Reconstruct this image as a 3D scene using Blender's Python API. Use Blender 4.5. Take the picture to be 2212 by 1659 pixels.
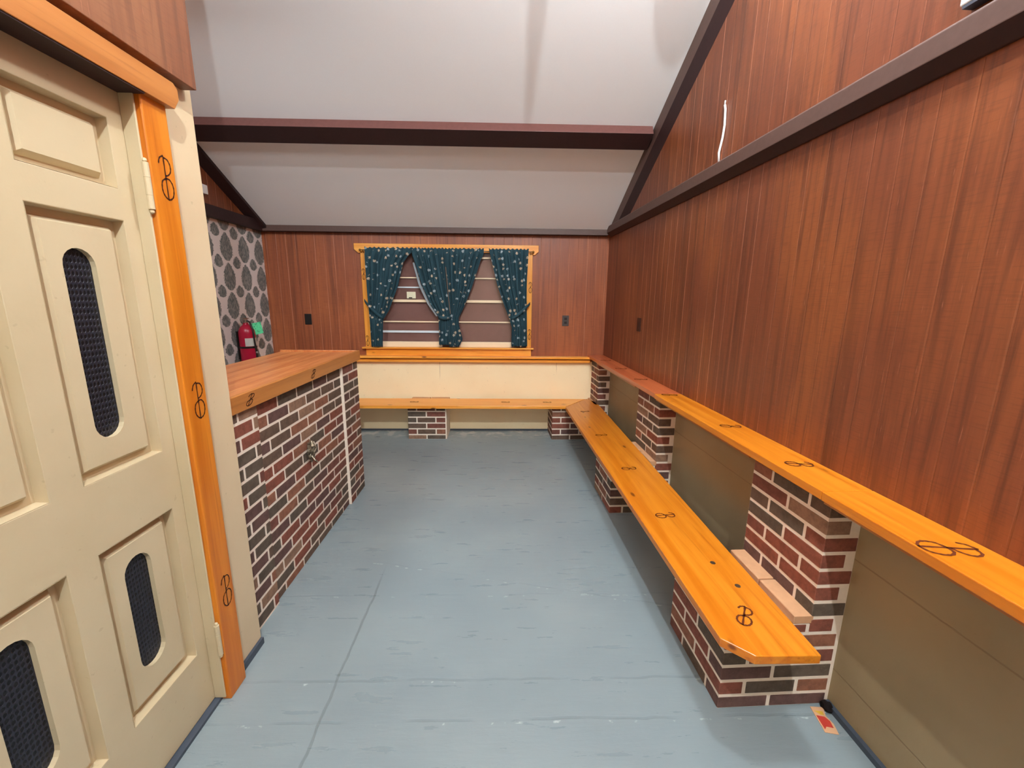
import bpy, bmesh, math, random
from math import sin, cos, pi, atan, radians, sqrt
from mathutils import Vector, Matrix
random.seed(7)
SC = bpy.context.scene
for o in list(bpy.data.objects): bpy.data.objects.remove(o)
COL = SC.collection

# ------------------------------------------------------------ camera
F_PX, PITCH, YAW, ROLL = 906.7, radians(11.70), radians(1.54), radians(0.564)
cam = bpy.data.cameras.new('camera'); camo = bpy.data.objects.new('camera', cam); COL.objects.link(camo)
Fw = Vector((sin(YAW)*cos(PITCH), cos(YAW)*cos(PITCH), -sin(PITCH)))
Rt = Vector((cos(YAW), -sin(YAW), 0)); Up = Rt.cross(Fw)
R2 = cos(ROLL)*Rt + sin(ROLL)*Up; U2 = cos(ROLL)*Up - sin(ROLL)*Rt
m = Matrix((R2, U2, -Fw)).transposed().to_4x4(); m.translation = Vector((0, 0, 1.5))
camo.matrix_world = m
cam.sensor_fit = 'HORIZONTAL'; cam.sensor_width = 36; cam.lens = 36*F_PX/2212; cam.clip_start = .02
SC.camera = camo

# ------------------------------------------------------------ world, exposure, area lights
SC.view_settings.view_transform = 'Standard'
SC.view_settings.look = 'None'; SC.view_settings.gamma = 1; SC.view_settings.use_curve_mapping = False
SC.view_settings.exposure = 1.02
SC.cycles.use_denoising = True
SC.cycles.max_bounces = 8; SC.cycles.diffuse_bounces = 6
w = bpy.data.worlds.new('world'); SC.world = w; w.use_nodes = True
w.node_tree.nodes['Background'].inputs[0].default_value = (.5, .55, .6, 1)
w.node_tree.nodes['Background'].inputs[1].default_value = .3

def area_light(name, loc, size, sy, power, col, rot=(0, 0, 0)):
    l = bpy.data.lights.new(name, 'AREA'); l.shape = 'RECTANGLE'; l.size = size; l.size_y = sy
    l.energy = power; l.color = col
    o = bpy.data.objects.new(name, l); COL.objects.link(o); o.location = loc; o.rotation_euler = rot
    return o
KEY_LOC = (.25, -.7, 3.74); KEY_POWER = 172; LAMP2_LOC = (.70, 1.35, 3.42); LAMP2_POWER = 60
FILL_POWER = 7; BAR_POWER = 15
WARM = (.87, .965, 1.0)
area_light('rear_fill_light', (-.1, -2.1, 3.05), 1.2, 1.2, FILL_POWER, WARM, (radians(35), 0, 0))  # added soft fill behind the camera, no fixture there
area_light('bar_fill_light', (-1.9, 1.7, 2.80), .5, .7, BAR_POWER, WARM, (radians(14), 0, 0))  # added fill for the wallpaper side, hidden behind the door wall

# ------------------------------------------------------------ helpers
def lin(c):
    if isinstance(c, (list, tuple)) and len(c) == 3:
        return tuple(lin(x) for x in c) + (1,)
    c = c/255.
    return c/12.92 if c <= .04045 else ((c+.055)/1.055)**2.4

class NT:
    def __init__(s, name, rough=.5, spec=.5, metal=0.):
        s.m = bpy.data.materials.new(name); s.m.use_nodes = True
        s.t = s.m.node_tree; s.b = s.t.nodes['Principled BSDF']
        s.b.inputs['Roughness'].default_value = rough
        s.b.inputs['Specular IOR Level'].default_value = spec
        s.b.inputs['Metallic'].default_value = metal
    def put(s, sock, v):
        if v is None: return
        if isinstance(v, bpy.types.NodeSocket): s.t.links.new(v, sock)
        else: sock.default_value = v
    def M(s, op, a, b=None, c=None, clamp=False):
        n = s.t.nodes.new('ShaderNodeMath'); n.operation = op; n.use_clamp = clamp
        for i, v in enumerate((a, b, c)): s.put(n.inputs[i], v)
        return n.outputs[0]
    def coord(s, scale=(1, 1, 1), rot=(0, 0, 0), loc=(0, 0, 0)):
        if not hasattr(s, 'tc'): s.tc = s.t.nodes.new('ShaderNodeTexCoord').outputs['Object']
        n = s.t.nodes.new('ShaderNodeMapping'); s.t.links.new(s.tc, n.inputs[0])
        n.inputs['Scale'].default_value = scale; n.inputs['Rotation'].default_value = rot; n.inputs['Location'].default_value = loc
        return n.outputs[0]
    def xyz(s):
        s.coord()
        n = s.t.nodes.new('ShaderNodeSeparateXYZ'); s.t.links.new(s.tc, n.inputs[0]); return n.outputs
    def noise(s, scale=5, vec=None, detail=4, rough=.5, dist=0):
        n = s.t.nodes.new('ShaderNodeTexNoise'); s.put(n.inputs['Vector'], vec or s.coord())
        n.inputs['Scale'].default_value = scale; n.inputs['Detail'].default_value = detail
        n.inputs['Roughness'].default_value = rough; n.inputs['Distortion'].default_value = dist
        return n.outputs[0]
    def vor(s, scale, vec=None, out='Distance', rand=1.):
        n = s.t.nodes.new('ShaderNodeTexVoronoi'); s.put(n.inputs['Vector'], vec or s.coord())
        n.inputs['Scale'].default_value = scale; n.inputs['Randomness'].default_value = rand
        return n.outputs[out]
    def mix(s, f, a, b, blend='MIX'):
        n = s.t.nodes.new('ShaderNodeMix'); n.data_type = 'RGBA'; n.blend_type = blend
        s.put(n.inputs[0], f); s.put(n.inputs[6], a); s.put(n.inputs[7], b); return n.outputs[2]
    def ss(s, v, lo, hi, a=0., b=1.):
        n = s.t.nodes.new('ShaderNodeMapRange'); n.interpolation_type = 'SMOOTHSTEP'
        s.put(n.inputs[0], v); n.inputs[1].default_value = lo; n.inputs[2].default_value = hi
        n.inputs[3].default_value = a; n.inputs[4].default_value = b; return n.outputs[0]
    def line(s, v, pos, w):            # 1 on the line v = pos, 0 beyond w
        return s.ss(s.M('ABSOLUTE', s.M('SUBTRACT', v, pos)), w*.4, w, 1., 0.)
    def color(s, c): s.put(s.b.inputs['Base Color'], c)
    def bump(s, h, strength=.3, dist=.002):
        n = s.t.nodes.new('ShaderNodeBump'); n.inputs['Strength'].default_value = strength
        n.inputs['Distance'].default_value = dist; s.put(n.inputs['Height'], h)
        s.t.links.new(n.outputs[0], s.b.inputs['Normal'])

def plain(name, c, rough=.5, spec=.5, metal=0., var=.12, bump=.15, scale=30):
    n = NT(name, rough, spec, metal); a = lin(c)
    d = tuple(x*(1-var) for x in a[:3])+(1,)
    f = n.noise(scale); n.color(n.mix(f, a, d)); n.bump(f, bump, .001); return n.m

def paint(name, c, c2, rough=.45, seams=None, cracks=None):
    n = NT(name, rough); f = n.ss(n.noise(2.5, detail=6), .35, .75)
    col = n.mix(f, lin(c), lin(c2))
    sp = n.ss(n.noise(38, detail=2), .70, .76)
    col = n.mix(n.M('MULTIPLY', sp, .18), col, lin((120, 95, 60)))
    h = n.noise(70, detail=3)
    if seams:
        z = n.xyz()[2]
        for q in seams:
            l = n.line(z, q, .004); col = n.mix(n.M('MULTIPLY', l, .5), col, lin((110, 85, 55)))
            h = n.M('SUBTRACT', h, n.M('MULTIPLY', l, 3))
    if cracks:
        X, Y, Z = n.xyz()
        for cx, lo in cracks:
            xw = n.M('ADD', X, n.M('MULTIPLY', n.M('SUBTRACT', n.noise(18, detail=3), .5), .014))
            l = n.M('MULTIPLY', n.line(xw, cx, .0035), n.ss(Z, lo-.05, lo+.05))
            col = n.mix(n.M('MULTIPLY', l, .6), col, lin((150, 115, 80)))
    n.color(col); n.bump(h, .25, .0015); return n.m

def pine(name, axis, light, mid, dark, rough=.32, knots=True, gs=1., spec=.5):
    """varnished knotty pine, grain along axis"""
    n = NT(name, rough, spec)
    sc = [26*gs]*3; sc[axis] = 1.3*gs
    g = n.noise(1, n.coord(tuple(sc)), 5, .55, .6)
    g2 = n.noise(1, n.coord(tuple(x*3.2 if i != axis else x*2 for i, x in enumerate(sc))), 3)
    col = n.mix(n.ss(g, .3, .7), lin(light), lin(mid))
    col = n.mix(n.M('MULTIPLY', n.ss(g2, .55, .75), .45), col, lin(dark))
    bl = n.ss(n.noise(1.7, detail=2), .5, .75); col = n.mix(n.M('MULTIPLY', bl, .35), col, lin(mid))
    if knots:
        ks = [9.]*3; ks[axis] = 3.6
        v = n.vor(1, n.coord(tuple(ks), loc=(.3, .7, .2)))
        k = n.ss(v, .05, .13, 1, 0); col = n.mix(n.M('MULTIPLY', k, .85), col, lin((105, 45, 15)))
    n.color(col); n.bump(g2, .12, .001); return n.m

def panelling(name, ax, light, mid, dark, rough=.42, vgroove=True, gcol=(205, 135, 105), fade=False):
    """stained grooved plywood: vertical grain, pale worn grooves every 10 cm"""
    n = NT(name, rough, .45)
    g = n.noise(1, n.coord((42, 42, 1.6)), 5, .6, .4)
    b = n.noise(1, n.coord((2.2, 2.2, 1.0)), 3, .5, .3)
    f = n.noise(1, n.coord((150, 150, 9)), 3)
    col = n.mix(n.ss(b, .35, .68), lin(mid), lin(light))
    col = n.mix(n.M('MULTIPLY', n.ss(g, .42, .72), .65), col, lin(dark))
    sw = n.noise(1, n.coord((14, 14, 260)), 2)
    col = n.mix(n.M('MULTIPLY', n.ss(sw, .5, .68), .22), col, lin(dark))
    st = n.ss(n.noise(1, n.coord((11, 11, .25)), 2), .60, .68)
    col = n.mix(n.M('MULTIPLY', st, .3), col, lin(tuple(x*.72 for x in dark)))
    fl = n.ss(f, .66, .74); col = n.mix(n.M('MULTIPLY', fl, .3), col, lin(gcol))
    h = g
    if vgroove:
        a = n.xyz()[ax]
        fr = n.M('FRACT', n.M('DIVIDE', n.M('ADD', a, 100.), .0985))
        l = n.ss(n.M('ABSOLUTE', n.M('SUBTRACT', fr, .5)), .012, .035, 1, 0)
        wn = n.ss(n.noise(1, n.coord((9, 9, .9)), 2), .36, .62)
        if fade: wn = n.M('MULTIPLY', wn, n.ss(a, -3.0, -2.0, .06, 1.))
        col = n.mix(n.M('MULTIPLY', n.M('MULTIPLY', l, wn), .75), col, lin(gcol))
        h = n.M('SUBTRACT', g, n.M('MULTIPLY', l, 2.5))
    n.color(col); n.bump(h, .35, .002); return n.m

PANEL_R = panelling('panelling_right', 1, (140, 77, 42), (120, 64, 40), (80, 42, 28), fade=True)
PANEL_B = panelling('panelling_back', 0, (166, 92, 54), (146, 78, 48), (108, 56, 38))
PANEL_D = panelling('panelling_door', 1, (146, 96, 64), (130, 80, 54), (96, 58, 42), vgroove=False)
CREAM_D = paint('cream_paint_door', (200, 182, 148), (190, 171, 136), .38)
CREAM_W = paint('cream_paint_wall', (216, 194, 158), (208, 184, 148), .5)
CREAM_B = paint('cream_paint_back', (252, 232, 190), (248, 224, 180), .5, cracks=((-.68, .62), (.62, .70)))
TAN_R = paint('tan_paint_right', (152, 133, 100), (140, 121, 88), .5, seams=(.155, .612))
def orange(n, ax, knots=True): return pine(n, ax, (214, 128, 34), (194, 104, 16), (156, 72, 14), .36, knots)
PINE_X = pine('varnished_pine_x', 0, (250, 176, 76), (238, 148, 46), (196, 98, 30), .3); PINE_W = pine('varnished_pine_window', 2, (248, 172, 74), (236, 146, 44), (196, 100, 30), .32, False); PINE_Z = orange('varnished_pine_z', 2, False)
BENCH_Y = pine('bench_pine_y', 1, (218, 134, 34), (200, 110, 18), (160, 76, 16), .28, True, .9)
COUNTER = pine('counter_wood', 1, (200, 128, 74), (176, 96, 50), (140, 66, 34), .28, False, 1.2)
HEADER = pine('header_wood', 1, (186, 120, 60), (166, 100, 44), (130, 72, 32), .35, False, .8)
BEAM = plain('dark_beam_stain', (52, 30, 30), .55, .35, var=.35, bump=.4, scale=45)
BEAM2 = plain('dark_beam_front_lit', (96, 70, 62), .5, .4, var=.3, bump=.35, scale=45)  # front faces coloured lighter than the undersides to paint in the light
BEAMR = plain('reddish_beam_front_lit', (118, 74, 68), .45, .4, var=.3, bump=.35, scale=40)  # front of the ceiling beam, light on it put into the colour
CEIL = plain('ceiling_paint', (240, 241, 242), .7, .2, var=.03, bump=.25, scale=120)
SCREEN = None
def screen_mat():
    n = NT('expanded_metal_mesh', .45, .5, .3)
    v = n.vor(1, n.coord((1, 95, 62)), rand=0.)
    k = n.ss(v, .32, .44)
    n.color(n.mix(k, lin((12, 12, 20)), lin((40, 40, 52)))); n.bump(k, .8, .002); return n.m
SCREEN = screen_mat()
MORTAR = plain('mortar', (240, 224, 206), .85, .2, var=.15, bump=.6, scale=60)
def brick_mat(i, c):
    n = NT('brick_%s' % i, .72, .25); a = lin(c)
    f = n.noise(28, detail=6, rough=.65); g = n.noise(130, detail=3)
    col = n.mix(n.ss(f, .35, .7), a, tuple(x*.66 for x in a[:3])+(1,))
    col = n.mix(n.M('MULTIPLY', n.ss(g, .6, .75), .3), col, tuple(min(1, x*1.7+.02) for x in a[:3])+(1,))
    n.color(col); n.bump(g, .55, .002); return n.m
BRICKS = [brick_mat(n_, c) for n_, c in dict(red=(140, 82, 66), rust=(148, 98, 76), umber=(108, 86, 72), slate=(100, 86, 74),
          tan=(150, 116, 94), plum=(106, 78, 72), wine=(126, 78, 66)).items()]
LEDGE = plain('pale_brick_top', (208, 158, 118), .8, .2, var=.2, bump=.5, scale=40)
BURN = plain('burned_mark', (100, 46, 18), .7, .2)
MARKER = plain('dark_brand_line', (60, 28, 18), .6, .2)
CAVITY = plain('blackened_gap', (30, 24, 24), .9, .1)
BLUEGREY = plain('dark_blue_grey_paint', (72, 80, 92), .5, .4, var=.3)
METAL = plain('bright_metal', (190, 188, 182), .3, .5, 1.)
BLACKP = plain('black_plastic', (34, 28, 26), .4, .4)
BROWNP = plain('brown_plastic', (58, 30, 22), .4, .4)
WHITEP = plain('white_plastic', (232, 228, 226), .5, .4, var=.03)
RED = plain('extinguisher_red', (176, 20, 52), .3, .5, var=.08, bump=.02)
def floor_mat():
    n = NT('grey_blue_floor_paint', .33, .5)
    X, Y, Z = n.xyz()
    a = n.noise(1, n.coord((1.1, 1.6, 1)), 4); b = n.noise(1, n.coord((3.5, 22, 1)), 5, .6)
    c = n.noise(34, detail=5, rough=.65)
    col = n.mix(n.ss(a, .35, .7), lin((128, 140, 144)), lin((138, 149, 151)))
    col = n.mix(n.M('MULTIPLY', n.ss(b, .56, .74), .14), col, lin((122, 138, 145)))
    sp = n.ss(c, .70, .77); m1 = n.ss(n.noise(3.1, detail=2), .46, .62)
    col = n.mix(n.M('MULTIPLY', n.M('MULTIPLY', sp, m1), .8), col, lin((196, 206, 206)))
    dk = n.ss(c, .33, .26); col = n.mix(n.M('MULTIPLY', n.M('MULTIPLY', dk, m1), .3), col, lin((82, 92, 94)))
    h = n.M('ADD', n.M('MULTIPLY', b, 1.2), n.M('MULTIPLY', c, .35))
    wob = n.M('MULTIPLY', n.M('SUBTRACT', n.noise(5, detail=3), .5), .03)
    Yw = n.M('ADD', Y, wob); Xw = n.M('ADD', X, wob)
    lines = [(Yw, 1.41, 0, .9), (Yw, 1.245, 0, .8), (n.M('ADD', Yw, n.M('MULTIPLY', X, .235)), 2.01, 0, .5), (Yw, 1.90, 0, .4), (Yw, 2.98, 0, .3), (Yw, 1.06, 0, .5)]
    for v, p, _, st in lines:
        l = n.M('MULTIPLY', n.line(v, p, .008), n.ss(n.noise(4.3, detail=2), .36, .6))
        col = n.mix(n.M('MULTIPLY', l, .26*st), col, lin((84, 94, 98))); h = n.M('SUBTRACT', h, n.M('MULTIPLY', l, .8*st))
        l2 = n.M('MULTIPLY', n.line(n.M('ADD', v, .014), p, .006), n.ss(n.noise(23, detail=3), .58, .68))
        col = n.mix(n.M('MULTIPLY', l2, .7*st), col, lin((205, 214, 214)))
    l = n.M('MULTIPLY', n.line(Xw, -.645, .007), n.ss(Y, 2.2, 1.9))
    col = n.mix(n.M('MULTIPLY', l, .38), col, lin((84, 88, 88))); h = n.M('SUBTRACT', h, n.M('MULTIPLY', l, .8))
    # bare scraped patches by the back wall
    e = n.M('MULTIPLY', n.ss(Y, 4.28, 4.5), n.ss(n.noise(11, detail=4), .5, .6)); col = n.mix(n.M('MULTIPLY', e, .7), col, lin((186, 184, 178)))
    n.color(col); n.put(n.b.inputs['Roughness'], n.ss(b, .3, .7, .26, .42)); n.bump(h, .35, .003); return n.m
FLOOR = floor_mat()

def wallpaper_mat():
    n = NT('feather_drop_wallpaper', .6, .2)
    X, Y, Z = n.xyz()
    P = .262; W = .262
    jag = n.M('MULTIPLY', n.M('SUBTRACT', n.noise(1, n.coord((1, 75, 75)), 4, .7), .5), .075)
    def drop(oy, oz, hw, hh):
        u = n.M('MULTIPLY', n.M('SUBTRACT', n.M('FRACT', n.M('DIVIDE', n.M('ADD', Y, oy+10), W)), .5), W)
        v = n.M('MULTIPLY', n.M('SUBTRACT', n.M('FRACT', n.M('DIVIDE', n.M('ADD', Z, oz+10), P)), .5), P)
        t = n.M('DIVIDE', n.M('ADD', v, hh), 2*hh, clamp=True)        # 0 bottom .. 1 tip
        prof = n.M('MULTIPLY', n.M('POWER', t, .60), n.M('POWER', n.M('SUBTRACT', 1.0, t), .80))
        wv = n.M('MULTIPLY', prof, hw*1.85)
        d = n.M('SUBTRACT', n.M('ADD', wv, jag), n.M('ABSOLUTE', u))
        edge = n.ss(d, 0., .006)
        inr = n.M('MULTIPLY', n.ss(t, 0., .03), n.ss(t, 1., .97))
        return n.M('MULTIPLY', edge, inr)
    big = drop(.0, .0, .125, .128); small = drop(W/2, P/2, .086, .058)
    mk = n.M('MAXIMUM', big, small)
    fe = n.ss(n.noise(1, n.coord((1, 130, 40)), 4, .6), .4, .62)
    dark = n.mix(fe, lin((96, 102, 102)), lin((150, 148, 142)))
    n.color(n.mix(mk, lin((222, 212, 208)), dark)); return n.m
WALLP = wallpaper_mat()

def curtain_mat():
    n = NT('teal_print_cotton', .85, .15)
    v = n.t.nodes.new('ShaderNodeTexVoronoi'); n.put(v.inputs['Vector'], n.coord((1, .25, 1))); v.inputs['Scale'].default_value = 17.
    v.inputs['Randomness'].default_value = .75
    jit = n.M('MULTIPLY', n.M('SUBTRACT', n.noise(95, detail=1), .5), .38)
    k = n.ss(n.M('ADD', v.outputs['Distance'], jit), .20, .26, 1, 0)
    n2 = n.ss(n.noise(70, detail=2), .30, .44)
    sep = n.t.nodes.new('ShaderNodeSeparateColor'); n.t.links.new(v.outputs['Color'], sep.inputs[0])
    mot = n.mix(n.ss(sep.outputs[0], .35, .5), lin((176, 186, 190)), lin((214, 190, 164)))
    mot = n.mix(n.ss(sep.outputs[1], .86, .88), mot, lin((206, 150, 100)))
    base = n.mix(n.noise(9), lin((38, 66, 76)), lin((54, 78, 86)))
    n.color(n.mix(n.M('MULTIPLY', n.M('MULTIPLY', k, n2), .9), base, mot)); n.bump(n.noise(300), .2, .0006); return n.m
CURTAIN = curtain_mat()
LINING = plain('pale_curtain_lining', (150, 156, 160), .8, .2)
BOARD = plain('mauve_brown_board', (172, 122, 108), .55, .3, var=.2, bump=.2, scale=18)

# ---- mesh helpers
def link(name, bm, mats, parent=None, mw=None, smooth=False, bevel=0.):
    me = bpy.data.meshes.new(name); bm.to_mesh(me); bm.free()
    for mt in (mats if isinstance(mats, (list, tuple)) else [mats]): me.materials.append(mt)
    if smooth:
        for p in me.polygons: p.use_smooth = True
    o = bpy.data.objects.new(name, me); COL.objects.link(o)
    if parent is not None: o.parent = parent
    if mw is not None: o.matrix_world = mw
    if bevel:
        md = o.modifiers.new('bevel', 'BEVEL'); md.width = bevel; md.segments = 2; md.limit_method = 'ANGLE'
    return o
def new(): return bmesh.new()
def box(bm, x0, x1, y0, y1, z0, z1, mi=0):
    vs = [bm.verts.new(p) for p in ((x0,y0,z0),(x1,y0,z0),(x1,y1,z0),(x0,y1,z0),(x0,y0,z1),(x1,y0,z1),(x1,y1,z1),(x0,y1,z1))]
    for f in ((3,2,1,0),(4,5,6,7),(0,1,5,4),(1,2,6,5),(2,3,7,6),(3,0,4,7)):
        fc = bm.faces.new([vs[i] for i in f]); fc.material_index = mi
    return vs
def bbox(bm, x0, x1, y0, y1, z0, z1, mi=0, c=.0025):
    """brick: box with chamfered vertical and horizontal arrises"""
    pts = []
    for (z, k) in ((z0, c), (z0+c, 0), (z1-c, 0), (z1, c)):
        xa, xb, ya, yb = x0+k, x1-k, y0+k, y1-k
        pts.append([bm.verts.new(p) for p in ((xa+c,ya,z),(xb-c,ya,z),(xb,ya+c,z),(xb,yb-c,z),(xb-c,yb,z),(xa+c,yb,z),(xa,yb-c,z),(xa,ya+c,z))])
    for a, b in zip(pts, pts[1:]):
        for i in range(8):
            f = bm.faces.new((a[i], a[(i+1) % 8], b[(i+1) % 8], b[i])); f.material_index = mi
    f = bm.faces.new(pts[0][::-1]); f.material_index = mi
    f = bm.faces.new(pts[-1]); f.material_index = mi
def prism(bm, poly, a, b, axis, mi=0):
    """extrude 2D polygon along axis between a and b"""
    def P(p, t):
        q = list(p); q.insert(axis, t); return q
    A = [bm.verts.new(P(p, a)) for p in poly]; B = [bm.verts.new(P(p, b)) for p in poly]
    fs = [bm.faces.new(A[::-1]), bm.faces.new(B)]
    for i in range(len(poly)):
        j = (i+1) % len(poly); fs.append(bm.faces.new((A[i], A[j], B[j], B[i])))
    for f in fs: f.material_index = mi
    bmesh.ops.recalc_face_normals(bm, faces=fs)
def tube(bm, pts, r, seg=8, mi=0):
    pts = [Vector(p) for p in pts]; rings = []
    for i, p in enumerate(pts):
        t = (pts[min(i+1, len(pts)-1)]-pts[max(i-1, 0)]).normalized()
        a = t.orthogonal().normalized() if i == 0 else (rings_a - t*rings_a.dot(t)).normalized()
        rings_a = a; b = t.cross(a); rr = r[i] if isinstance(r, (list, tuple)) else r
        rings.append([bm.verts.new(p+a*cos(2*pi*k/seg)*rr+b*sin(2*pi*k/seg)*rr) for k in range(seg)])
    for A, B in zip(rings, rings[1:]):
        for k in range(seg):
            f = bm.faces.new((A[k], A[(k+1) % seg], B[(k+1) % seg], B[k])); f.material_index = mi
    bm.faces.new(rings[0][::-1]).material_index = mi; bm.faces.new(rings[-1]).material_index = mi
def lathe(bm, prof, c, seg=24, mi=0):
    rings = [[bm.verts.new((c[0]+r*cos(2*pi*k/seg), c[1]+r*sin(2*pi*k/seg), z)) for k in range(seg)] for r, z in prof]
    for A, B in zip(rings, rings[1:]):
        for k in range(seg): bm.faces.new((A[k], A[(k+1) % seg], B[(k+1) % seg], B[k])).material_index = mi
    bm.faces.new(rings[0][::-1]).material_index = mi; bm.faces.new(rings[-1]).material_index = mi
def tag(o, label=None, cat=None, group=None, kind=None):
    if label: o['label'] = label
    if cat: o['category'] = cat
    if group: o['group'] = group
    if kind: o['kind'] = kind
    return o
def thing(name, label, cat, mw=None, group=None, kind=None):
    o = bpy.data.objects.new(name, None); COL.objects.link(o); o.empty_display_size = .1
    if mw is not None: o.matrix_world = mw
    return tag(o, label, cat, group, kind)
def child(name, bm, mats, par, smooth=False, bevel=0., label=None):
    o = link(name, bm, mats, par, None, smooth, bevel)
    if label: o['label'] = label
    return o

# right hand wall frame: local x = -(distance into the room), local y = Y - D
D = 4.62; KR = .032; XR0 = 1.137; XL = -2.48
SL = .523; CA = 2.15
def cz(y): return CA + SL*(D-y)
WR = Matrix.Translation((XR0, D, 0)) @ Matrix.Rotation(atan(KR), 4, 'Z')
RIDGE_Y = .3; RIDGE_Z = cz(RIDGE_Y); REAR = -3.3
def cz2(y): return cz(y) if y > RIDGE_Y else RIDGE_Z - SL*(RIDGE_Y-y)

# brand mark: hooked stem with a B loop and an oval, as burned lines
BR = [[(-.22,.80),(-.16,.93),(-.04,.99),(0,.97),(.0,.5),(.0,.0)],
      [(0,.97),(.16,.95),(.25,.84),(.24,.70),(.13,.60),(0,.56)],
      [(0,.5),(.14,.5),(.25,.40),(.27,.25),(.2,.1),(.06,.03),(-.06,.04),(-.18,.14),(-.21,.28),(-.16,.42),(0,.5)]]
def smooth_pl(p):
    out = []
    for i in range(len(p)-1):
        p0, p1, p2, p3 = p[max(i-1, 0)], p[i], p[i+1], p[min(i+2, len(p)-1)]
        for s in (0, .25, .5, .75):
            out.append(tuple(.5*((2*p1[k])+(-p0[k]+p2[k])*s+(2*p0[k]-5*p1[k]+4*p2[k]-p3[k])*s*s+(-p0[k]+3*p1[k]-3*p2[k]+p3[k])*s**3) for k in (0, 1)))
    return out+[p[-1]]
def brand(par, c, u, v, h=.1, lw=.0028, wide=1., mat=None):
    """thin burned brand centred at c; u = right, v = up on the surface (local to par)"""
    bm = new(); c, u, v = Vector(c), Vector(u), Vector(v); nrm = u.cross(v).normalized()
    for pl in BR:
        p = [c+u*(a*h*wide)+v*((b-.5)*h) for a, b in smooth_pl(pl)]
        L = []; 
        for i, q in enumerate(p):
            t = (p[min(i+1, len(p)-1)]-p[max(i-1, 0)]).normalized(); s = nrm.cross(t)*(lw*(.6+.4*sin(i*1.1)**2))
            L.append((q-s+nrm*.0006, q+s+nrm*.0006))
        vs = [(bm.verts.new(a), bm.verts.new(b)) for a, b in L]
        for a, b in zip(vs, vs[1:]): bm.faces.new((a[0], b[0], b[1], a[1]))
    bmesh.ops.recalc_face_normals(bm, faces=bm.faces[:])
    return child('burned_brand', bm, mat or BURN, par, label='dark burned brand, a hooked stem crossed by a B')

# ------------------------------------------------------------ room shell
bm = new(); box(bm, -2.7, 2.0, REAR-.1, D+.15, -.1, 0); tag(link('floor', bm, FLOOR), 'grey-blue painted board floor', None, kind='structure')
bm = new()
for (ya, yb) in ((D+.12, RIDGE_Y), (RIDGE_Y, REAR)):
    za, zb = cz2(ya), cz2(yb)
    prism(bm, [(ya, za), (yb, zb), (yb, zb+.1), (ya, za+.1)], -2.7, 2.0, 0)
tag(link('ceiling', bm, CEIL), 'off-white sloping ceiling', None, kind='structure')
WX0, WX1, WZ0, WZ1 = -1.42, .285, .955, 1.975      # window opening
bm = new()
for r in ((-2.6, WX0, 0, 2.4), (WX1, 1.3, 0, 2.4), (WX0, WX1, 0, WZ0), (WX0, WX1, WZ1, 2.4)):
    if r[2] == 0:
        box(bm, r[0], r[1], D, D+.12, 0, .80, 1); box(bm, r[0], r[1], D, D+.12, .80, r[3], 0)
    else: box(bm, r[0], r[1], D, D+.12, r[2], r[3], 0)
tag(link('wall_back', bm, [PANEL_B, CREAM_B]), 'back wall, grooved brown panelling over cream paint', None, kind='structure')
# left wall: wallpaper below the horizontal beam, panelling above
bm = new(); box(bm, XL-.1, XL, REAR, D+.12, 0, 2.14, 0)
prism(bm, [(REAR, 2.14), (D+.12, 2.14), (D+.12, cz(D+.12)+.05), (RIDGE_Y, RIDGE_Z+.05), (REAR, cz2(REAR)+.05)], XL-.1, XL, 0, 1)
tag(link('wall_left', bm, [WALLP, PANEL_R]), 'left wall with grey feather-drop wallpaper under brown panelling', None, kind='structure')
# right wall (local frame)
bm = new(); y0 = REAR-D
box(bm, 0, .1, y0, .12, 0, .86, 1)
prism(bm, [(y0, .86), (.12, .86), (.12, cz(D+.12)+.05), (RIDGE_Y-D, RIDGE_Z+.05), (y0, cz2(REAR)+.05)], 0, .1, 0, 0)
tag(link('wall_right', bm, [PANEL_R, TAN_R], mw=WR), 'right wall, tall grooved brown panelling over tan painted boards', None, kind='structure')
bm = new(); prism(bm, [(-2.6, 0), (2.0, 0), (2.0, cz2(REAR)+.05), (-2.6, cz2(REAR)+.05)], REAR-.1, REAR, 1)
tag(link('wall_rear', bm, CREAM_W), 'cream wall behind the viewer', None, kind='structure')
# wall with the door: opening y .545..1.405, z 0..2.075
DX = -1.07; CW = -1.048; WEND = 1.605
bm = new()
box(bm, -1.2, CW, 1.405, WEND, 0, 2.25)
box(bm, -1.2, CW, REAR, .535, 0, 2.25)
box(bm, -1.2, CW, .535, 1.405, 2.078, 2.25)
prism(bm, [(REAR, 2.25), (WEND, 2.25), (WEND, cz(WEND)+.05), (RIDGE_Y, RIDGE_Z+.05), (REAR, cz2(REAR)+.05)], -1.2, CW, 0)
tag(link('wall_door_side', bm, CREAM_W), 'cream wall beside the panelled door', None, kind='structure')
# upper panelling on that wall
PX = -1.0
bm = new(); prism(bm, [(REAR, 2.150), (WEND-.045, 2.150), (WEND-.045, cz(WEND)+.0), (RIDGE_Y, RIDGE_Z-.002), (REAR, cz2(REAR))], CW, PX, 0)
box(bm, CW, PX-.004, WEND-.045, WEND-.033, 2.154, cz(WEND)-.01)
tag(link('trim_1', bm, PANEL_D, bevel=.002), 'rough reddish-brown plywood panel above the door', None, kind='structure')

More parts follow.
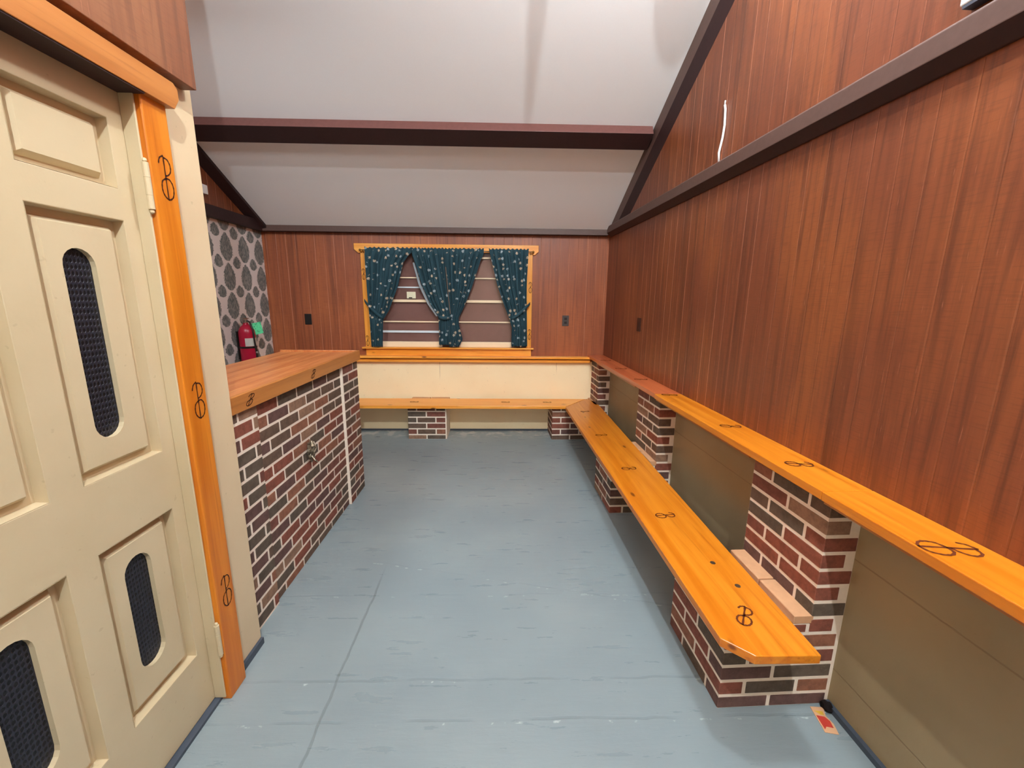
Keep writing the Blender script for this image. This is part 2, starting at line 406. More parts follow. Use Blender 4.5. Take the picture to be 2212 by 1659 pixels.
# dark base strips
bm = new(); box(bm, -2.48, 1.2, D-.012, D, 0, .018); tag(link('baseboard_back', bm, BLUEGREY), 'dark strip at the foot of the back wall', None, kind='structure')
bm = new(); box(bm, -.016, 0, y0, -3.34, 0, .022); tag(link('baseboard_right', bm, BLUEGREY, mw=WR), 'dark blue strip at the foot of the right wall', None, kind='structure')
bm = new(); box(bm, CW, CW+.012, 1.436, WEND, 0, .03); box(bm, DX-.03, DX+.022, .535, 1.42, 0, .012)
tag(link('baseboard_left', bm, BLUEGREY), 'dark blue strip and sill below the cream door', None, kind='structure')

# door casing
t = thing('trim_2', 'orange pine door casing with burned brands right of the cream door', None, kind='structure')
bm = new(); box(bm, CW, -1.014, 1.340, 1.434, 0, 2.062); child('casing_board', bm, PINE_Z, t, bevel=.004)
for z, h in ((1.84, .125), (1.15, .125), (.425, .125)): brand(t, (-1.0138, 1.392, z), (0, 1, 0), (0, 0, 1), h, .0026, .75, MARKER)
bm = new(); prism(bm, [(.4, 2.050), (.4, 2.124), (1.452, 2.124), (1.468, 2.112), (1.468, 2.082), (1.446, 2.050)], CW, -.995, 0)
tag(link('trim_3', bm, HEADER, bevel=.0015), 'reddish wood header board over the cream door', None, kind='structure')
bm = new(); box(bm, CW-.012, -1.03, .5, 1.338, 2.0685, 2.085)
box(bm, DX+.001, -.998, .4, 1.338, 2.046, 2.0495); tag(link('trim_4', bm, BEAM), 'dark strip painted in as the shade under the door header', None, kind='structure')  # dark strips stand in for shade on the header's underside

# ------------------------------------------------------------ door
door = thing('door_1', 'cream panelled door with slotted dark mesh openings', None, kind='structure')
DY0, DY1 = .545, 1.398
cols = [(.692, .945), (1.03, 1.284)]; rows = [(.250, .815), (1.012, 1.700), (1.786, 1.965)]
def on_x(x): return lambda y, z: (x, y, z)
bm = new()
ys = [DY0, .692, .945, 1.03, 1.284, DY1]; zs = [.014, .250, .815, 1.012, 1.700, 1.786, 1.965, 2.068]
for i in range(5):
    for j in range(7):
        if i in (1, 3) and j in (1, 3, 5): continue
        box(bm, DX-.036, DX, ys[i], ys[i+1], zs[j], zs[j+1])
bmesh.ops.remove_doubles(bm, verts=bm.verts, dist=1e-5)
seen = {}
for f in bm.faces: seen.setdefault(tuple(sorted(v.index for v in f.verts)), []).append(f)
bm.verts.index_update(); seen = {}
for f in bm.faces: seen.setdefault(tuple(sorted(v.index for v in f.verts)), []).append(f)
bmesh.ops.delete(bm, geom=[f for l in seen.values() if len(l) > 1 for f in l], context='FACES')
child('door_frame', bm, CREAM_D, door, bevel=.0025)
def slot_pts(yc, hw, z0, z1, n=10):
    p = []
    for k in range(n+1): a = pi*k/n; p.append((yc+hw*cos(a), z1-hw+hw*sin(a)))
    for k in range(n+1): a = pi+pi*k/n; p.append((yc+hw*cos(a), z0+hw+hw*sin(a)))
    return p
def door_panel(c, r, slot):
    ya, yb = c; za, zb = r
    prof = [(0, 0), (.002, .030), (.020, .030), (.032, .012)]   # inset, depth
    bm = new(); loops = []
    for ins, dep in prof:
        x = DX-dep
        loops.append([bm.verts.new((x, y, z)) for y, z in ((ya+ins, za+ins), (yb-ins, za+ins), (yb-ins, zb-ins), (ya+ins, zb-ins))])
    for A, B in zip(loops, loops[1:]):
        for k in range(4): bm.faces.new((A[k], A[(k+1) % 4], B[(k+1) % 4], B[k]))
    x = DX-.012
    if slot is None: bm.faces.new(loops[-1])
    else:
        yc, hw, z0, z1 = slot; sp = slot_pts(yc, hw, z0, z1)
        S = [bm.verts.new((x, y, z)) for y, z in sp]; S2 = [bm.verts.new((x-.016, y, z)) for y, z in sp]
        n = len(S); q = loops[-1]          # q: 0 (lo y, lo z) 1 (hi y, lo z) 2 (hi,hi) 3 (lo,hi)
        h = n//2                           # 0..h-1 top arc from +y to -y ; h..n-1 bottom arc from -y to +y
        mt = h//2; mb = h+(n-h)//2
        for a, b in zip(range(0, mt), range(1, mt+1)): bm.faces.new((q[2], S[b], S[a]))
        bm.faces.new((q[2], q[3], S[mt]))
        for a in range(mt, h-1): bm.faces.new((q[3], S[a+1], S[a]))
        bm.faces.new((q[3], q[0], S[h], S[h-1]))
        for a in range(h, mb): bm.faces.new((q[0], S[a+1], S[a]))
        bm.faces.new((q[0], q[1], S[mb]))
        for a in range(mb, n-1): bm.faces.new((q[1], S[a+1], S[a]))
        bm.faces.new((q[1], q[2], S[0], S[n-1]))
        for k in range(n): bm.faces.new((S[k], S[(k+1) % n], S2[(k+1) % n], S2[k]))
    bmesh.ops.recalc_face_normals(bm, faces=bm.faces[:])
    # make sure the faces look into the room
    if sum(f.normal.x*f.calc_area() for f in bm.faces) < 0: bmesh.ops.reverse_faces(bm, faces=bm.faces[:])
    p = child('door_panel', bm, CREAM_D, door)
    if slot:
        yc, hw, z0, z1 = slot; bm = new(); box(bm, DX-.034, DX-.026, yc-hw-.008, yc+hw+.008, z0-.008, z1+.008)
        child('mesh_screen', bm, SCREEN, p, label='dark metal mesh behind the slot')
for ci, c in enumerate(cols):
    yc = (c[0]+c[1])/2-.012 if ci else (c[0]+c[1])/2-.005
    for ri, r in enumerate(rows):
        sl = None if ri == 2 else (yc, .044, 1.108, 1.612) if ri == 1 else (yc, .046, .364, .738)
        door_panel(c, r, sl)
bm = new(); box(bm, DX, -1.030, 1.333, 1.3395, .014, 2.06); child('jamb_bead', bm, CREAM_D, door, bevel=.002)
for z0, z1 in ((1.74, 1.868), (.207, .330)):
    bm = new(); hx, hy = -1.022, 1.331
    L = z1-z0
    lathe(bm, [(.002, z0-.012), (.006, z0-.008), (.006, z0-.003), (.0035, z0), (.0085, z0+.001), (.0085, z0+L*.3), (.0075, z0+L*.305), (.0085, z0+L*.31),
               (.0085, z0+L*.68), (.0075, z0+L*.685), (.0085, z0+L*.69), (.0085, z1), (.0035, z1+.001), (.006, z1+.004), (.005, z1+.01), (.002, z1+.012)], (hx, hy), 14)
    child('hinge', bm, CREAM_D, door, label='painted-over cream hinge')

# ------------------------------------------------------------ dark beams
th = atan(SL); cs, sn = cos(th), sin(th)
def slope_pt(y, t, w_): # start at ceiling y, go t down-normal, w_ down-slope
    return (y - t*sn + w_*cs, cz(y) - t*cs - w_*sn)
y = 3.445
P0, P1, P2, P3 = slope_pt(y, -.01, 0), slope_pt(y, .072, 0), slope_pt(y, .072, .152), slope_pt(y, -.01, .152)
bm = new(); prism(bm, [P0, P1, P2, P3], XL, 1.13, 0)
bm.faces.ensure_lookup_table()
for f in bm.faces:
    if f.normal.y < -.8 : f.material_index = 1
tag(link('ceiling_beam', bm, [BEAM, BEAMR], bevel=.003), 'long dark beam crossing the sloping ceiling from side to side', 'beam')
# eave beam on the back wall
bm = new(); prism(bm, [(D-.08, 2.135), (D, 2.135), (D, 2.2), (D-.03, 2.24), (D-.08, 2.198)], XL, 1.10, 0)
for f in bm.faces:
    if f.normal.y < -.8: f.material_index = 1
tag(link('ceiling_beam', bm, [BEAM, BEAM2], bevel=.002), 'dark beam where the ceiling meets the back wall above the window', 'beam')
# right wall horizontal beam (local)
bm = new()
prism(bm, [(-.05, 2.157), (-.01, 2.120), (0, 2.120), (0, 2.248), (-.04, 2.226), (-.05, 2.217)], y0, -.07, 1)
bm.faces.ensure_lookup_table()
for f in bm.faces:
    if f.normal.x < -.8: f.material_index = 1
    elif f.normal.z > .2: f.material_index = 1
tag(link('wall_beam', bm, [BEAM, BEAM2], mw=WR, bevel=.003), 'long dark beam running along the right panelled wall', 'beam')
# right rake
bm = new()
def rake(bm, xs_, dlow, dmid, x_wall):
    ya, yb = -.12, RIDGE_Y-D+.02
    def pt(x, a, yy):
        if yy == ya: yy = min(-.05, -(2.15-(CA+a))/SL)
        return (x, yy, CA+a-SL*yy)
    sec = [(x_wall, .0), (xs_, .0), (xs_, dmid), (x_wall, dlow)]
    A = [bm.verts.new(pt(x, a, ya)) for x, a in sec]; B = [bm.verts.new(pt(x, a, yb)) for x, a in sec]
    bm.faces.new(A[::-1]); bm.faces.new(B)
    for i in range(4):
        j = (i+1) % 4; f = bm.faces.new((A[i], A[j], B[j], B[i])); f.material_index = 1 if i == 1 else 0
    bmesh.ops.recalc_face_normals(bm, faces=bm.faces[:])
rake(bm, -.03, -.235, -.125, 0)
tag(link('rake_beam', bm, [BEAM, BEAM2], mw=WR), 'slanting dark beam between the ceiling and the right wall', 'beam')
bm = new(); rake(bm, .10, -.045, -.03, 0)
tag(link('rake_beam', bm, [BEAM, BEAM], mw=Matrix.Translation((XL, D, 0))), 'slanting dark beam between the ceiling and the left wall', 'beam')
bm = new(); box(bm, XL, XL+.06, REAR, D-.08, 2.135, 2.23)
tag(link('wall_beam', bm, BEAM, bevel=.003), 'dark horizontal beam above the patterned wallpaper', 'beam')

# unseen tapered drop added under the ceiling, shaped to throw the wedge shadow
bm = new(); xc, yc = .224, 1.02
for i in range(1):
    top, bot = cz(yc)-.0, 3.325
    lathe(bm, [(.004, bot), (.012, bot+.03), (.023, bot+.08), (.032, bot+.14), (.037, bot+.2), (.04, bot+.3), (.042, top-.01), (.042, top+.02)], (xc, yc), 20)
tag(link('shadow_drop', bm, BEAM, smooth=True), 'tapering dark wooden drop added out of view to cast the wedge shadow on the ceiling', 'shadow caster')
# pendant lamps; the larger second one is added to brighten back wall and ceiling
def pendant(label, loc, power, r):
    lamp = thing('pendant_lamp', label, 'lamp')
    bm = new(); bmesh.ops.create_uvsphere(bm, u_segments=20, v_segments=12, radius=r, matrix=Matrix.Translation(loc))
    gl = NT('lamp_glass', .4); gl.color((1, 1, 1, 1)); gl.b.inputs['Emission Color'].default_value = WARM+(1,); gl.b.inputs['Emission Strength'].default_value = power/(4*pi*pi*r*r)
    child('lamp_bulb', bm, gl.m, lamp, smooth=True)
    bm = new(); tube(bm, [(loc[0], loc[1], loc[2]+r), (loc[0], loc[1], cz2(loc[1]))], .006); lathe(bm, [(.03, loc[2]+r), (.03, loc[2]+r+.05), (.01, loc[2]+r+.07)], loc, 16)
    child('cord', bm, BLACKP, lamp)
pendant('glass pendant lamp hanging from the ridge behind the viewer', KEY_LOC, KEY_POWER, .02)
pendant('larger glass pendant lamp added out of view near the right wall to brighten the far room', LAMP2_LOC, LAMP2_POWER, .10)

# ------------------------------------------------------------ brickwork
CH = .0645; BL = .189; BW = .088; J = .0115
def rmi(): return 1+random.choice([0, 1, 2, 3, 4, 5, 6, 2, 3, 0, 5])
def brick_block(bm, x0, x1, y0, y1, z0, z1, zoff=0., near=True, far=False, body=True, ph=0, left=True):
    """brick block; the faces at x0 (left) and y0 (near) carry bricks"""
    e = .0015
    if body: box(bm, x0+e, x1, y0+e, y1-(e if far else 0), z0, z1)
    k = 0; z = z0+zoff
    while z < z1-.012:
        za, zb = max(z+J/2, z0), min(z+CH-J/2, z1-.001)
        if zb-za < .012: z += CH; k += 1; continue
        odd = (k+ph) % 2
        ly, lx = (BL, BW) if odd else (BW, BL)     # corner brick
        if left:
            yy = y0 if near else y0+(0 if odd else -.1)
            first = True
            while yy < y1-.02:
                L = ly if (first and near) else BL
                if not near and first: L = BL
                a, b = max(yy, y0), min(yy+L, y1)
                if y1-b < .035 and b < y1: b = y1
                if b-a > .02:
                    xe = x0+(lx if (first and near) else BW)
                    bbox(bm, x0, min(xe, x1), a+(0 if a == y0 else 0), b, za, zb, rmi())
                yy = b+J; first = False
        if near:
            xx = x0+(lx if left else 0)+(J if left else 0)
            if not left and odd: xx -= .1
            while xx < x1-.02:
                a, b = max(xx, x0), min(xx+BL, x1-.012)
                if x1-.012-b < .05 and b < x1-.012: b = x1-.012; xx = x1
                if b-a > .02: bbox(bm, a, b, y0, min(y0+BW, y1), za, zb, rmi())
                xx = xx+BL+J
        z += CH; k += 1
BM = [MORTAR]+BRICKS
def pier(label, Y0, Y1, dl, du, ph=0, dd=.186):
    """lower block carries the bench, upper block the shelf (right wall frame)"""
    t = thing('brick_pier', label, 'pier', WR.copy(), 'brick piers along the right wall')
    bm = new(); a, b = Y0-D, Y1-D
    brick_block(bm, -dl, 0, a, b, 0, .312, zoff=-.0105, ph=ph); brick_block(bm, -dl, -du, a, b, .312, .352, zoff=0, ph=ph+1)
    child('lower_block', bm, BM, t)
    bm = new(); brick_block(bm, -du, 0, a, b, .312, .846, zoff=0, ph=ph+1)
    child('upper_block', bm, BM, t)
    bm = new(); yy = a; i = 0
    while yy < b-.03:
        bbox(bm, -dd, -du+.01, yy, min(yy+.2, b), .354, .388, 0); yy += .207
    child('ledge_brick_course', bm, LEDGE, t, label='pale brick ledge behind the bench board')
    return t
p1 = pier('nearest brick pier holding the end of the long bench and shelf', 1.285, 1.70, .430, .122)
p2 = pier('middle brick pier along the right wall', 2.735, 3.15, .425, .118, ph=1, dd=.155)
p3 = thing('brick_pier', 'brick pier in the far right corner where both benches meet', 'pier', WR.copy(), 'brick piers along the right wall')
bm = new(); brick_block(bm, -.60, 0, 4.312-D, 0, 0, .312, zoff=-.0105); brick_block(bm, -.60, -.122, 4.312-D, 0, .312, .352, zoff=0, ph=1); child('lower_block', bm, BM, p3)
bm = new(); brick_block(bm, -.122, 0, 4.312-D, 0, .312, .846, zoff=0, ph=1); child('upper_block', bm, BM, p3)
bm = new()
bbox(bm, -.150, -.11, 4.315-D, 4.50-D, .354, .388, 0); bbox(bm, -.150, -.11, 4.507-D, -.001, .354, .388, 0)
child('ledge_brick_course', bm, LEDGE, p3)
p4 = thing('brick_pier', 'small brick pier under the middle of the back bench', 'pier')
bm = new(); brick_block(bm, -.985, -.578, 4.315, D, 0, .352, zoff=-.016); child('lower_block', bm, BM, p4)
bm = new()
bbox(bm, -.99, -.787, 4.563, D, .354, .39, 0); bbox(bm, -.777, -.575, 4.563, D, .354, .39, 0); child('ledge_brick_course', bm, LEDGE, p4)

# ------------------------------------------------------------ bench, shelf, chair rail
zt = .388
bench = thing('bench_board', 'long orange pine bench seat along the right wall with clipped near corner', 'bench', WR.copy())
def RL(x, y):  # world -> right wall local
    v = WR.inverted() @ Vector((x, y, 0)); return v.x, v.y
poly = [RL(*p) for p in ((.738, 1.185), (.815, 1.112), (1.028, 1.112), (1.040, 4.40), (.965, 4.575), (.672, 4.20))]
bm = new(); prism(bm, poly, zt-.032, zt, 2); child('seat_board', bm, BENCH_Y, bench, bevel=.003)
for (x, yy, h, wd) in ((.875, 1.285, .105, .9), (.862, 1.995, .105, .9), (.855, 2.61, .10, .9), (.832, 3.30, .10, .8), (.838, 4.03, .09, .8)):
    lx, ly = RL(x, yy); a = .95 if yy < 1.5 else .12
    brand(bench, (lx, ly, zt+.0004), (sin(a), -cos(a), 0), (cos(a), sin(a), 0), h, .0042, wd)
for x, yy in ((.915, 1.591), (.941, 1.443)):
    lx, ly = RL(x, yy); bm = new(); lathe(bm, [(.011, zt-.001), (.011, zt+.0012), (.004, zt+.0008)], (lx, ly), 16)
    child('screw_head', bm, METAL, bench)
bb = thing('bench_board', 'pine bench seat along the back wall under the window', 'bench')
bm = new(); prism(bm, [(-2.0, 4.235), (.690, 4.235), (.947, 4.56), (-2.0, 4.56)], zt-.032, zt, 2); child('seat_board', bm, PINE_X, bb, bevel=.003)
for x in (-.93, .05, .5): brand(bb, (x, 4.40, zt+.0004), (0, -1, 0), (1, 0, 0), .09, .004, .9)

shelf = thing('wall_shelf', 'orange pine drink shelf running along the right wall', 'shelf', WR.copy())
bm = new(); box(bm, -.178, 0, y0+.3, -3.352, .847, .879); child('shelf_board', bm, BENCH_Y, shelf, bevel=.003)
bm = new(); box(bm, -.177, 0, -3.350, -1.92, .847, .879); child('shelf_board', bm, BENCH_Y, shelf, bevel=.003)
bm = new(); box(bm, -.172, 0, -1.917, -.002, .847, .879); child('shelf_board', bm, pine('shelf_red_pine', 1, (206, 112, 66), (184, 88, 50), (140, 62, 36), .3), shelf, bevel=.003)
bm = new()
for a, b in ((y0+.3, 1.285-D), (1.70-D, 2.735-D), (3.15-D, 4.312-D)): box(bm, -.150, -.0, a, b, .826, .847)
child('shelf_cleat', bm, HEADER, shelf)
for (dd, yy, h) in ((.105, .945, .14), (.085, 1.50, .10), (.075, 1.985, .10), (.09, 2.67, .10), (.09, 3.2, .10), (.09, 3.7, .10), (.09, 4.2, .10)):
    brand(shelf, (-dd, yy-D, .8794), (-.15, -1, 0), (1, -.15, 0), h, .0042, .9)

rail = thing('chair_rail', 'stepped orange pine rail across the back wall below the window', 'rail')
bm = new(); box(bm, -2.44, .985, D-.085, D, .838, .862); child('top_board', bm, PINE_X, rail, bevel=.003)
bm = new(); box(bm, -2.44, .985, D-.055, D, .795, .826); child('apron_board', bm, PINE_X, rail, bevel=.003)
bm = new(); box(bm, -2.44, .985, D-.035, D, .826, .838); child('gap_strip', bm, BEAM, rail)

# ------------------------------------------------------------ counter
ct = thing('bar_counter', 'brick-fronted bar counter with reddish wooden top', 'counter')
CX = -1.112
bm = new()
box(bm, -1.56, -1.165, 1.615, 3.07, 0, 1.02)
child('core', bm, CAVITY, ct)
def mirror_x(bm):   # bricks are laid for a face looking to -x; turn them to look to +x
    for v in bm.verts: v.co.x = -v.co.x
    bmesh.ops.reverse_faces(bm, faces=bm.faces[:])
def brick_face(y0_, y1_, xf, zoff, ph):
    bm = new(); brick_block(bm, -xf, -xf+.05, y0_, y1_, 0, 1.02, zoff=zoff, near=False, ph=ph)
    mirror_x(bm); return bm
child('brick_front', brick_face(1.855, 2.868, -1.108, -.0175, 0), BM, ct)
child('brick_front', brick_face(1.615, 1.850, -1.094, .004, 1), BM, ct)
bm = new(); brick_block(bm, 1.090, 1.55, -3.17, -2.874, 0, 1.02, zoff=-.01, near=True, ph=1)
for v in bm.verts: v.co.x = -v.co.x; v.co.y = -v.co.y
child('brick_end', bm, BM, ct)
bm = new(); box(bm, -1.110, -1.0905, 2.8675, 2.8745, 0, 1.02); child('mortar_joint', bm, MORTAR, ct)
bm = new(); [box(bm, -1.665+.0945*i, -1.665+.0945*i+.0930, 1.615, 3.195, 1.045, 1.080) for i in range(6)]; box(bm, -1.66, -1.105, 1.615, 3.19, 1.043, 1.0785); child('top_boards', bm, COUNTER, ct)
bm = new(); box(bm, -1.100, -1.078, 1.615, 3.215, 1.020, 1.093); child('front_apron', bm, HEADER, ct, bevel=.003)
bm = new(); box(bm, -1.67, -1.1005, 3.195, 3.215, 1.02, 1.093); child('end_apron', bm, COUNTER, ct, bevel=.003)
for yy, h in ((1.78, .062), (2.40, .062)): brand(ct, (-1.0778, yy, 1.057), (0, .95, 0), (0, .6, .75), h, .0026, 1.5, MARKER)
# metal fitting on the bricks
bm = new(); bmesh.ops.create_icosphere(bm, subdivisions=3, radius=1)
rr = random.Random(3)
for v in bm.verts:
    k = .72+.5*rr.random(); c = v.co
    v.co = Vector((c.x*.016*k, c.y*.030*k, c.z*.062*k))
tube(bm, [(.008, -.022, -.02), (.03, -.03, -.045), (.034, -.012, -.06), (.01, .006, -.052)], .004, 6)
tube(bm, [(.008, .018, .05), (.026, .004, .02), (.024, -.016, .0), (.006, -.024, .03)], .0035, 6)
crm = NT('crumpled_metal', .32, .5, .75); crm.color(crm.mix(crm.ss(crm.noise(60), .4, .6), lin((96, 84, 70)), lin((170, 158, 136)))); crm.bump(crm.noise(90), .8, .004)
tag(link('metal_fitting', bm, crm.m, mw=Matrix.Translation((-1.088, 2.315, .622))), 'small crumpled metal fitting on the brick front of the counter', 'fitting')

# ------------------------------------------------------------ window
win = thing('window_1', 'wide back window with horizontal cream bars in orange pine casing', None, kind='structure')
Yf = D-.022
bm = new(); prism(bm, [(-1.535, 2.032), (.39, 2.032), (.39, 1.968), (.352, 1.935), (.315, 1.935), (.315, 1.953), (-1.455, 1.953), (-1.455, 1.935), (-1.492, 1.935), (-1.535, 1.972)], Yf, D, 1)
child('head_casing', bm, PINE_X, win, bevel=.002)
for a, b in ((-1.472, -1.415), (.272, .328)):
    bm = new(); box(bm, a, b, Yf, D, .955, 1.953); c = child('side_casing', bm, PINE_W, win, bevel=.002)
    for z in ((1.72, 1.02) if a < 0 else (1.60, 1.10)): brand(win, ((a+b)/2+(.008 if a > 0 else -.008), Yf-.0003, z), (1, 0, 0), (0, 0, 1), .115, .0026, .55, MARKER)
bm = new(); box(bm, -1.505, .355, D-.055, D, .938, .955); child('window_sill', bm, PINE_X, win, bevel=.002)
bm = new(); box(bm, -1.472, .33, Yf, D, .862, .938); child('apron', bm, PINE_X, win, bevel=.002)
BARC = plain('cream_sash_paint', (252, 226, 190), .45, .4, var=.05)
BARW = plain('white_sash_paint', (226, 234, 238), .4, .4, var=.05)
MULL = plain('mullion_wood', (128, 82, 62), .5, .4, var=.2)
bm = new()
box(bm, WX0, WX1, D+.035, D+.05, WZ0, WZ1); child('dark_board', bm, BOARD, win, label='mauve-brown board seen through the glass')
bm = new(); box(bm, WX0, WX1, D+.028, D+.031, WZ0, WZ1)
g = NT('window_glass', .06, .5); g.b.inputs['Transmission Weight'].default_value = 1.; g.b.inputs['IOR'].default_value = 1.45; g.color((.97, .97, 1, 1))
child('glass_pane', bm, g.m, win)
for a, b in ((WX0+.02, -.645), (-.495, WX1-.02)):
    bm = new(); box(bm, a, b, D, D+.027, WZ0, 1.012); child('bottom_rail', bm, BARC, win, bevel=.002)
bm = new(); box(bm, -.645, -.495, D-.004, D+.03, WZ0, WZ1); child('centre_mullion', bm, MULL, win)
bm = new(); box(bm, .115, WX1, D-.002, D+.02, WZ0, .99); child('corner_block', bm, MULL, win)
for z, hh, y_, a, b, mt in ((1.690, .010, .012, WX0, -.645, BARC), (1.690, .010, .012, -.495, WX1, BARC), (1.590, .012, .02, WX0, -.645, BARW), (1.448, .024, .004, WX0, -.645, BARC),
                        (1.448, .024, .004, -.495, WX1, BARC), (1.226, .011, .012, WX0, -.645, BARC), (1.226, .011, .012, -.495, WX1, BARC), (1.118, .020, .016, WX0, -.645, BARW), (1.90, .014, .012, -.495, WX1, BARC)):
    bm = new(); box(bm, a, b, D+y_, D+.027, z-hh/2, z+hh/2+.003); child('sash_bar', bm, mt, win, bevel=.001)
bm = new(); box(bm, .12, .15, D+.01, D+.027, 1.0, 1.26); box(bm, WX0+.08, WX0+.11, D+.01, D+.027, 1.0, 1.12); child('sash_stile', bm, BARW, win)
# small white card
card = thing('paper_card', 'small white card propped on the window bar behind the left curtain gap', 'card')
bm = new(); box(bm, -1.012, -.918, D+.001, D+.003, 1.4755, 1.545); child('card_sheet', bm, plain('card_paper', (236, 228, 196), .7), card)
bm = new(); box(bm, -.99, -.955, D-.0008, D+.001, 1.478, 1.488); child('printed_mark', bm, BLACKP, card)

# curtains
def lerp(tab, z):
    tab = sorted(tab)
    if z <= tab[0][0]: return tab[0][1]
    for (a, va), (b, vb) in zip(tab, tab[1:]):
        if z <= b: return va+(vb-va)*(z-a)/(b-a)
    return tab[-1][1]
def curtain(label, Lt, Rt_, zb, nf, seed, tie=None, tz=1.27):
    t = thing('curtain', label, 'curtain', None, 'teal print curtains on the back window')
    r = random.Random(seed); ph = r.random()*6; bm = new(); nu, nv = 64, 60; zt_ = 1.985; grid = []
    for j in range(nv+1):
        s = j/nv; z = zt_-(zt_-zb)*s; row = []
        for i in range(nu+1):
            u = i/nu; a, b = lerp(Lt, z), lerp(Rt_, z)
            uu = u+.012*sin(9*u+ph+3*s)
            x = a+(b-a)*uu; w_ = max(.05, b-a)
            amp = min(.016, .05*w_)+.004
            near_tie = math.exp(-((z-tz)/.09)**2)
            f = sin(2*pi*nf*u+ph+.5*sin(4*s+ph))+.35*sin(2*pi*nf*2.3*u+2*ph+2*s)
            amp *= (1-.35*near_tie); head = 1 if s > .06 else .45
            y_ = D-.072-amp*head*f - .012*sin(pi*u)*min(1, s*3)
            zz = z
            if j == 0: zz = z+.006*sin(2*pi*nf*1.7*u+ph)+.004*r.random()
            if j == nv: zz = z+.008*sin(2*pi*nf*u+ph)
            row.append(bm.verts.new((x, y_, zz)))
        grid.append(row)
    for j in range(nv):
        for i in range(nu): bm.faces.new((grid[j][i], grid[j+1][i], grid[j+1][i+1], grid[j][i+1]))
    o = child('drape', bm, CURTAIN, t, smooth=True)
    md = o.modifiers.new('thick', 'SOLIDIFY'); md.thickness = .002; md.offset = 0
    if tie:
        bm = new(); (xa, za), (xb, zb_) = tie; n = 12; rows_ = []
        for k in range(n+1):
            s = k/n; x = xa+(xb-xa)*s; z = za+(zb_-za)*s-.01*sin(pi*s); y_ = D-.03-.078*sin(pi*min(1, s*1.0+.15) if s < .85 else pi*.9)
            y_ = D-.075-.038*sin(pi*s)**.6 if 0 < s < 1 else D-.07
            hw = .014+.006*sin(pi*s)
            rows_.append((bm.verts.new((x, y_, z-hw)), bm.verts.new((x, y_, z+hw))))
        for A, B in zip(rows_, rows_[1:]): bm.faces.new((A[0], B[0], B[1], A[1]))
        o = child('tieback', bm, CURTAIN, t, smooth=True); md = o.modifiers.new('thick', 'SOLIDIFY'); md.thickness = .003
    return t
cA = curtain('left outer teal print curtain, tied back to the left casing', [(2, -1.412), (1.49, -1.405), (1.3, -1.40), (.97, -1.392)],
        [(2, -.926), (1.94, -.928), (1.90, -.962), (1.84, -1.01), (1.6, -1.075), (1.35, -1.185), (1.25, -1.255), (.97, -1.275)], .965, 6, 1, ((-1.445, 1.455), (-1.25, 1.265)))
cB = curtain('teal print curtain left of the middle seam, gathered to the centre', [(2, -.938), (1.94, -.932), (1.90, -.924), (1.86, -.908), (1.62, -.84), (1.42, -.755), (1.29, -.672), (1.1, -.668), (.99, -.672)],
        [(2, -.585), (1.33, -.532), (1.2, -.535), (.97, -.53)], .985, 6, 2, ((-.675, 1.288), (-.53, 1.282)))
cC = curtain('teal print curtain right of the middle seam, gathered to the centre', [(2, -.588), (1.33, -.536), (1.2, -.55), (.97, -.56)],
        [(2, -.178), (1.93, -.18), (1.86, -.215), (1.6, -.305), (1.38, -.40), (1.28, -.455), (1.2, -.452), (1.05, -.415), (.97, -.455)], .97, 6, 3)
cD = curtain('right outer teal print curtain, tied back to the right casing', [(2, -.14), (1.86, -.105), (1.62, -.045), (1.42, .028), (1.28, .085), (1.18, .115), (.97, .112)],
        [(2, .287), (1.6, .268), (1.4, .272), (.97, .282)], .975, 6, 4, ((.305, 1.435), (.11, 1.27)))
bm = new()
pts = [(-.918, 1.84), (-.858, 1.62), (-.77, 1.42), (-.69, 1.29)]; vs = []
for i, (x, z) in enumerate(pts):
    wd = (.006, .014, .014, .004)[i]; vs.append((bm.verts.new((x-wd, D-.062, z)), bm.verts.new((x+.01, D-.060, z+.004))))
for a, b in zip(vs, vs[1:]): bm.faces.new((a[0], b[0], b[1], a[1]))
o = child('lining_edge', bm, LINING, cB, label='pale turned-back lining edge'); md = o.modifiers.new('thick', 'SOLIDIFY'); md.thickness = .002
bm = new(); vs = []
for x, z in ((-.578, 1.80), (-.566, 1.65), (-.556, 1.5), (-.538, 1.32)): vs.append((bm.verts.new((x-.004, D-.099, z)), bm.verts.new((x+.002, D-.099, z))))
for a, b in zip(vs, vs[1:]): bm.faces.new((a[0], b[0], b[1], a[1]))
o = child('seam_edge', bm, plain('tan_hem', (128, 106, 92), .8), cC, label='tan hem along the middle seam'); md = o.modifiers.new('thick', 'SOLIDIFY'); md.thickness = .0015
rod = thing('curtain_rod', 'thin brass curtain rod across the window head', 'rod')
bm = new(); tube(bm, [(-1.455, D-.058, 1.962), (.325, D-.058, 1.962)], .005, 10); child('rod', bm, METAL, rod, smooth=True)
BRASS = plain('brass', (150, 110, 60), .35, .5, .8)
for x in (-1.462, .332):
    bm = new(); bmesh.ops.create_uvsphere(bm, u_segments=14, v_segments=10, radius=.012, matrix=Matrix.Translation((x, D-.058, 1.962)))
    child('finial', bm, BRASS, rod, smooth=True)
for x in (-1.435, .305):
    bm = new(); tube(bm, [(x, D-.022, 1.94), (x, D-.04, 1.94), (x, D-.058, 1.957)], .0035, 8); child('rod_bracket', bm, BRASS, rod)
bm = new()

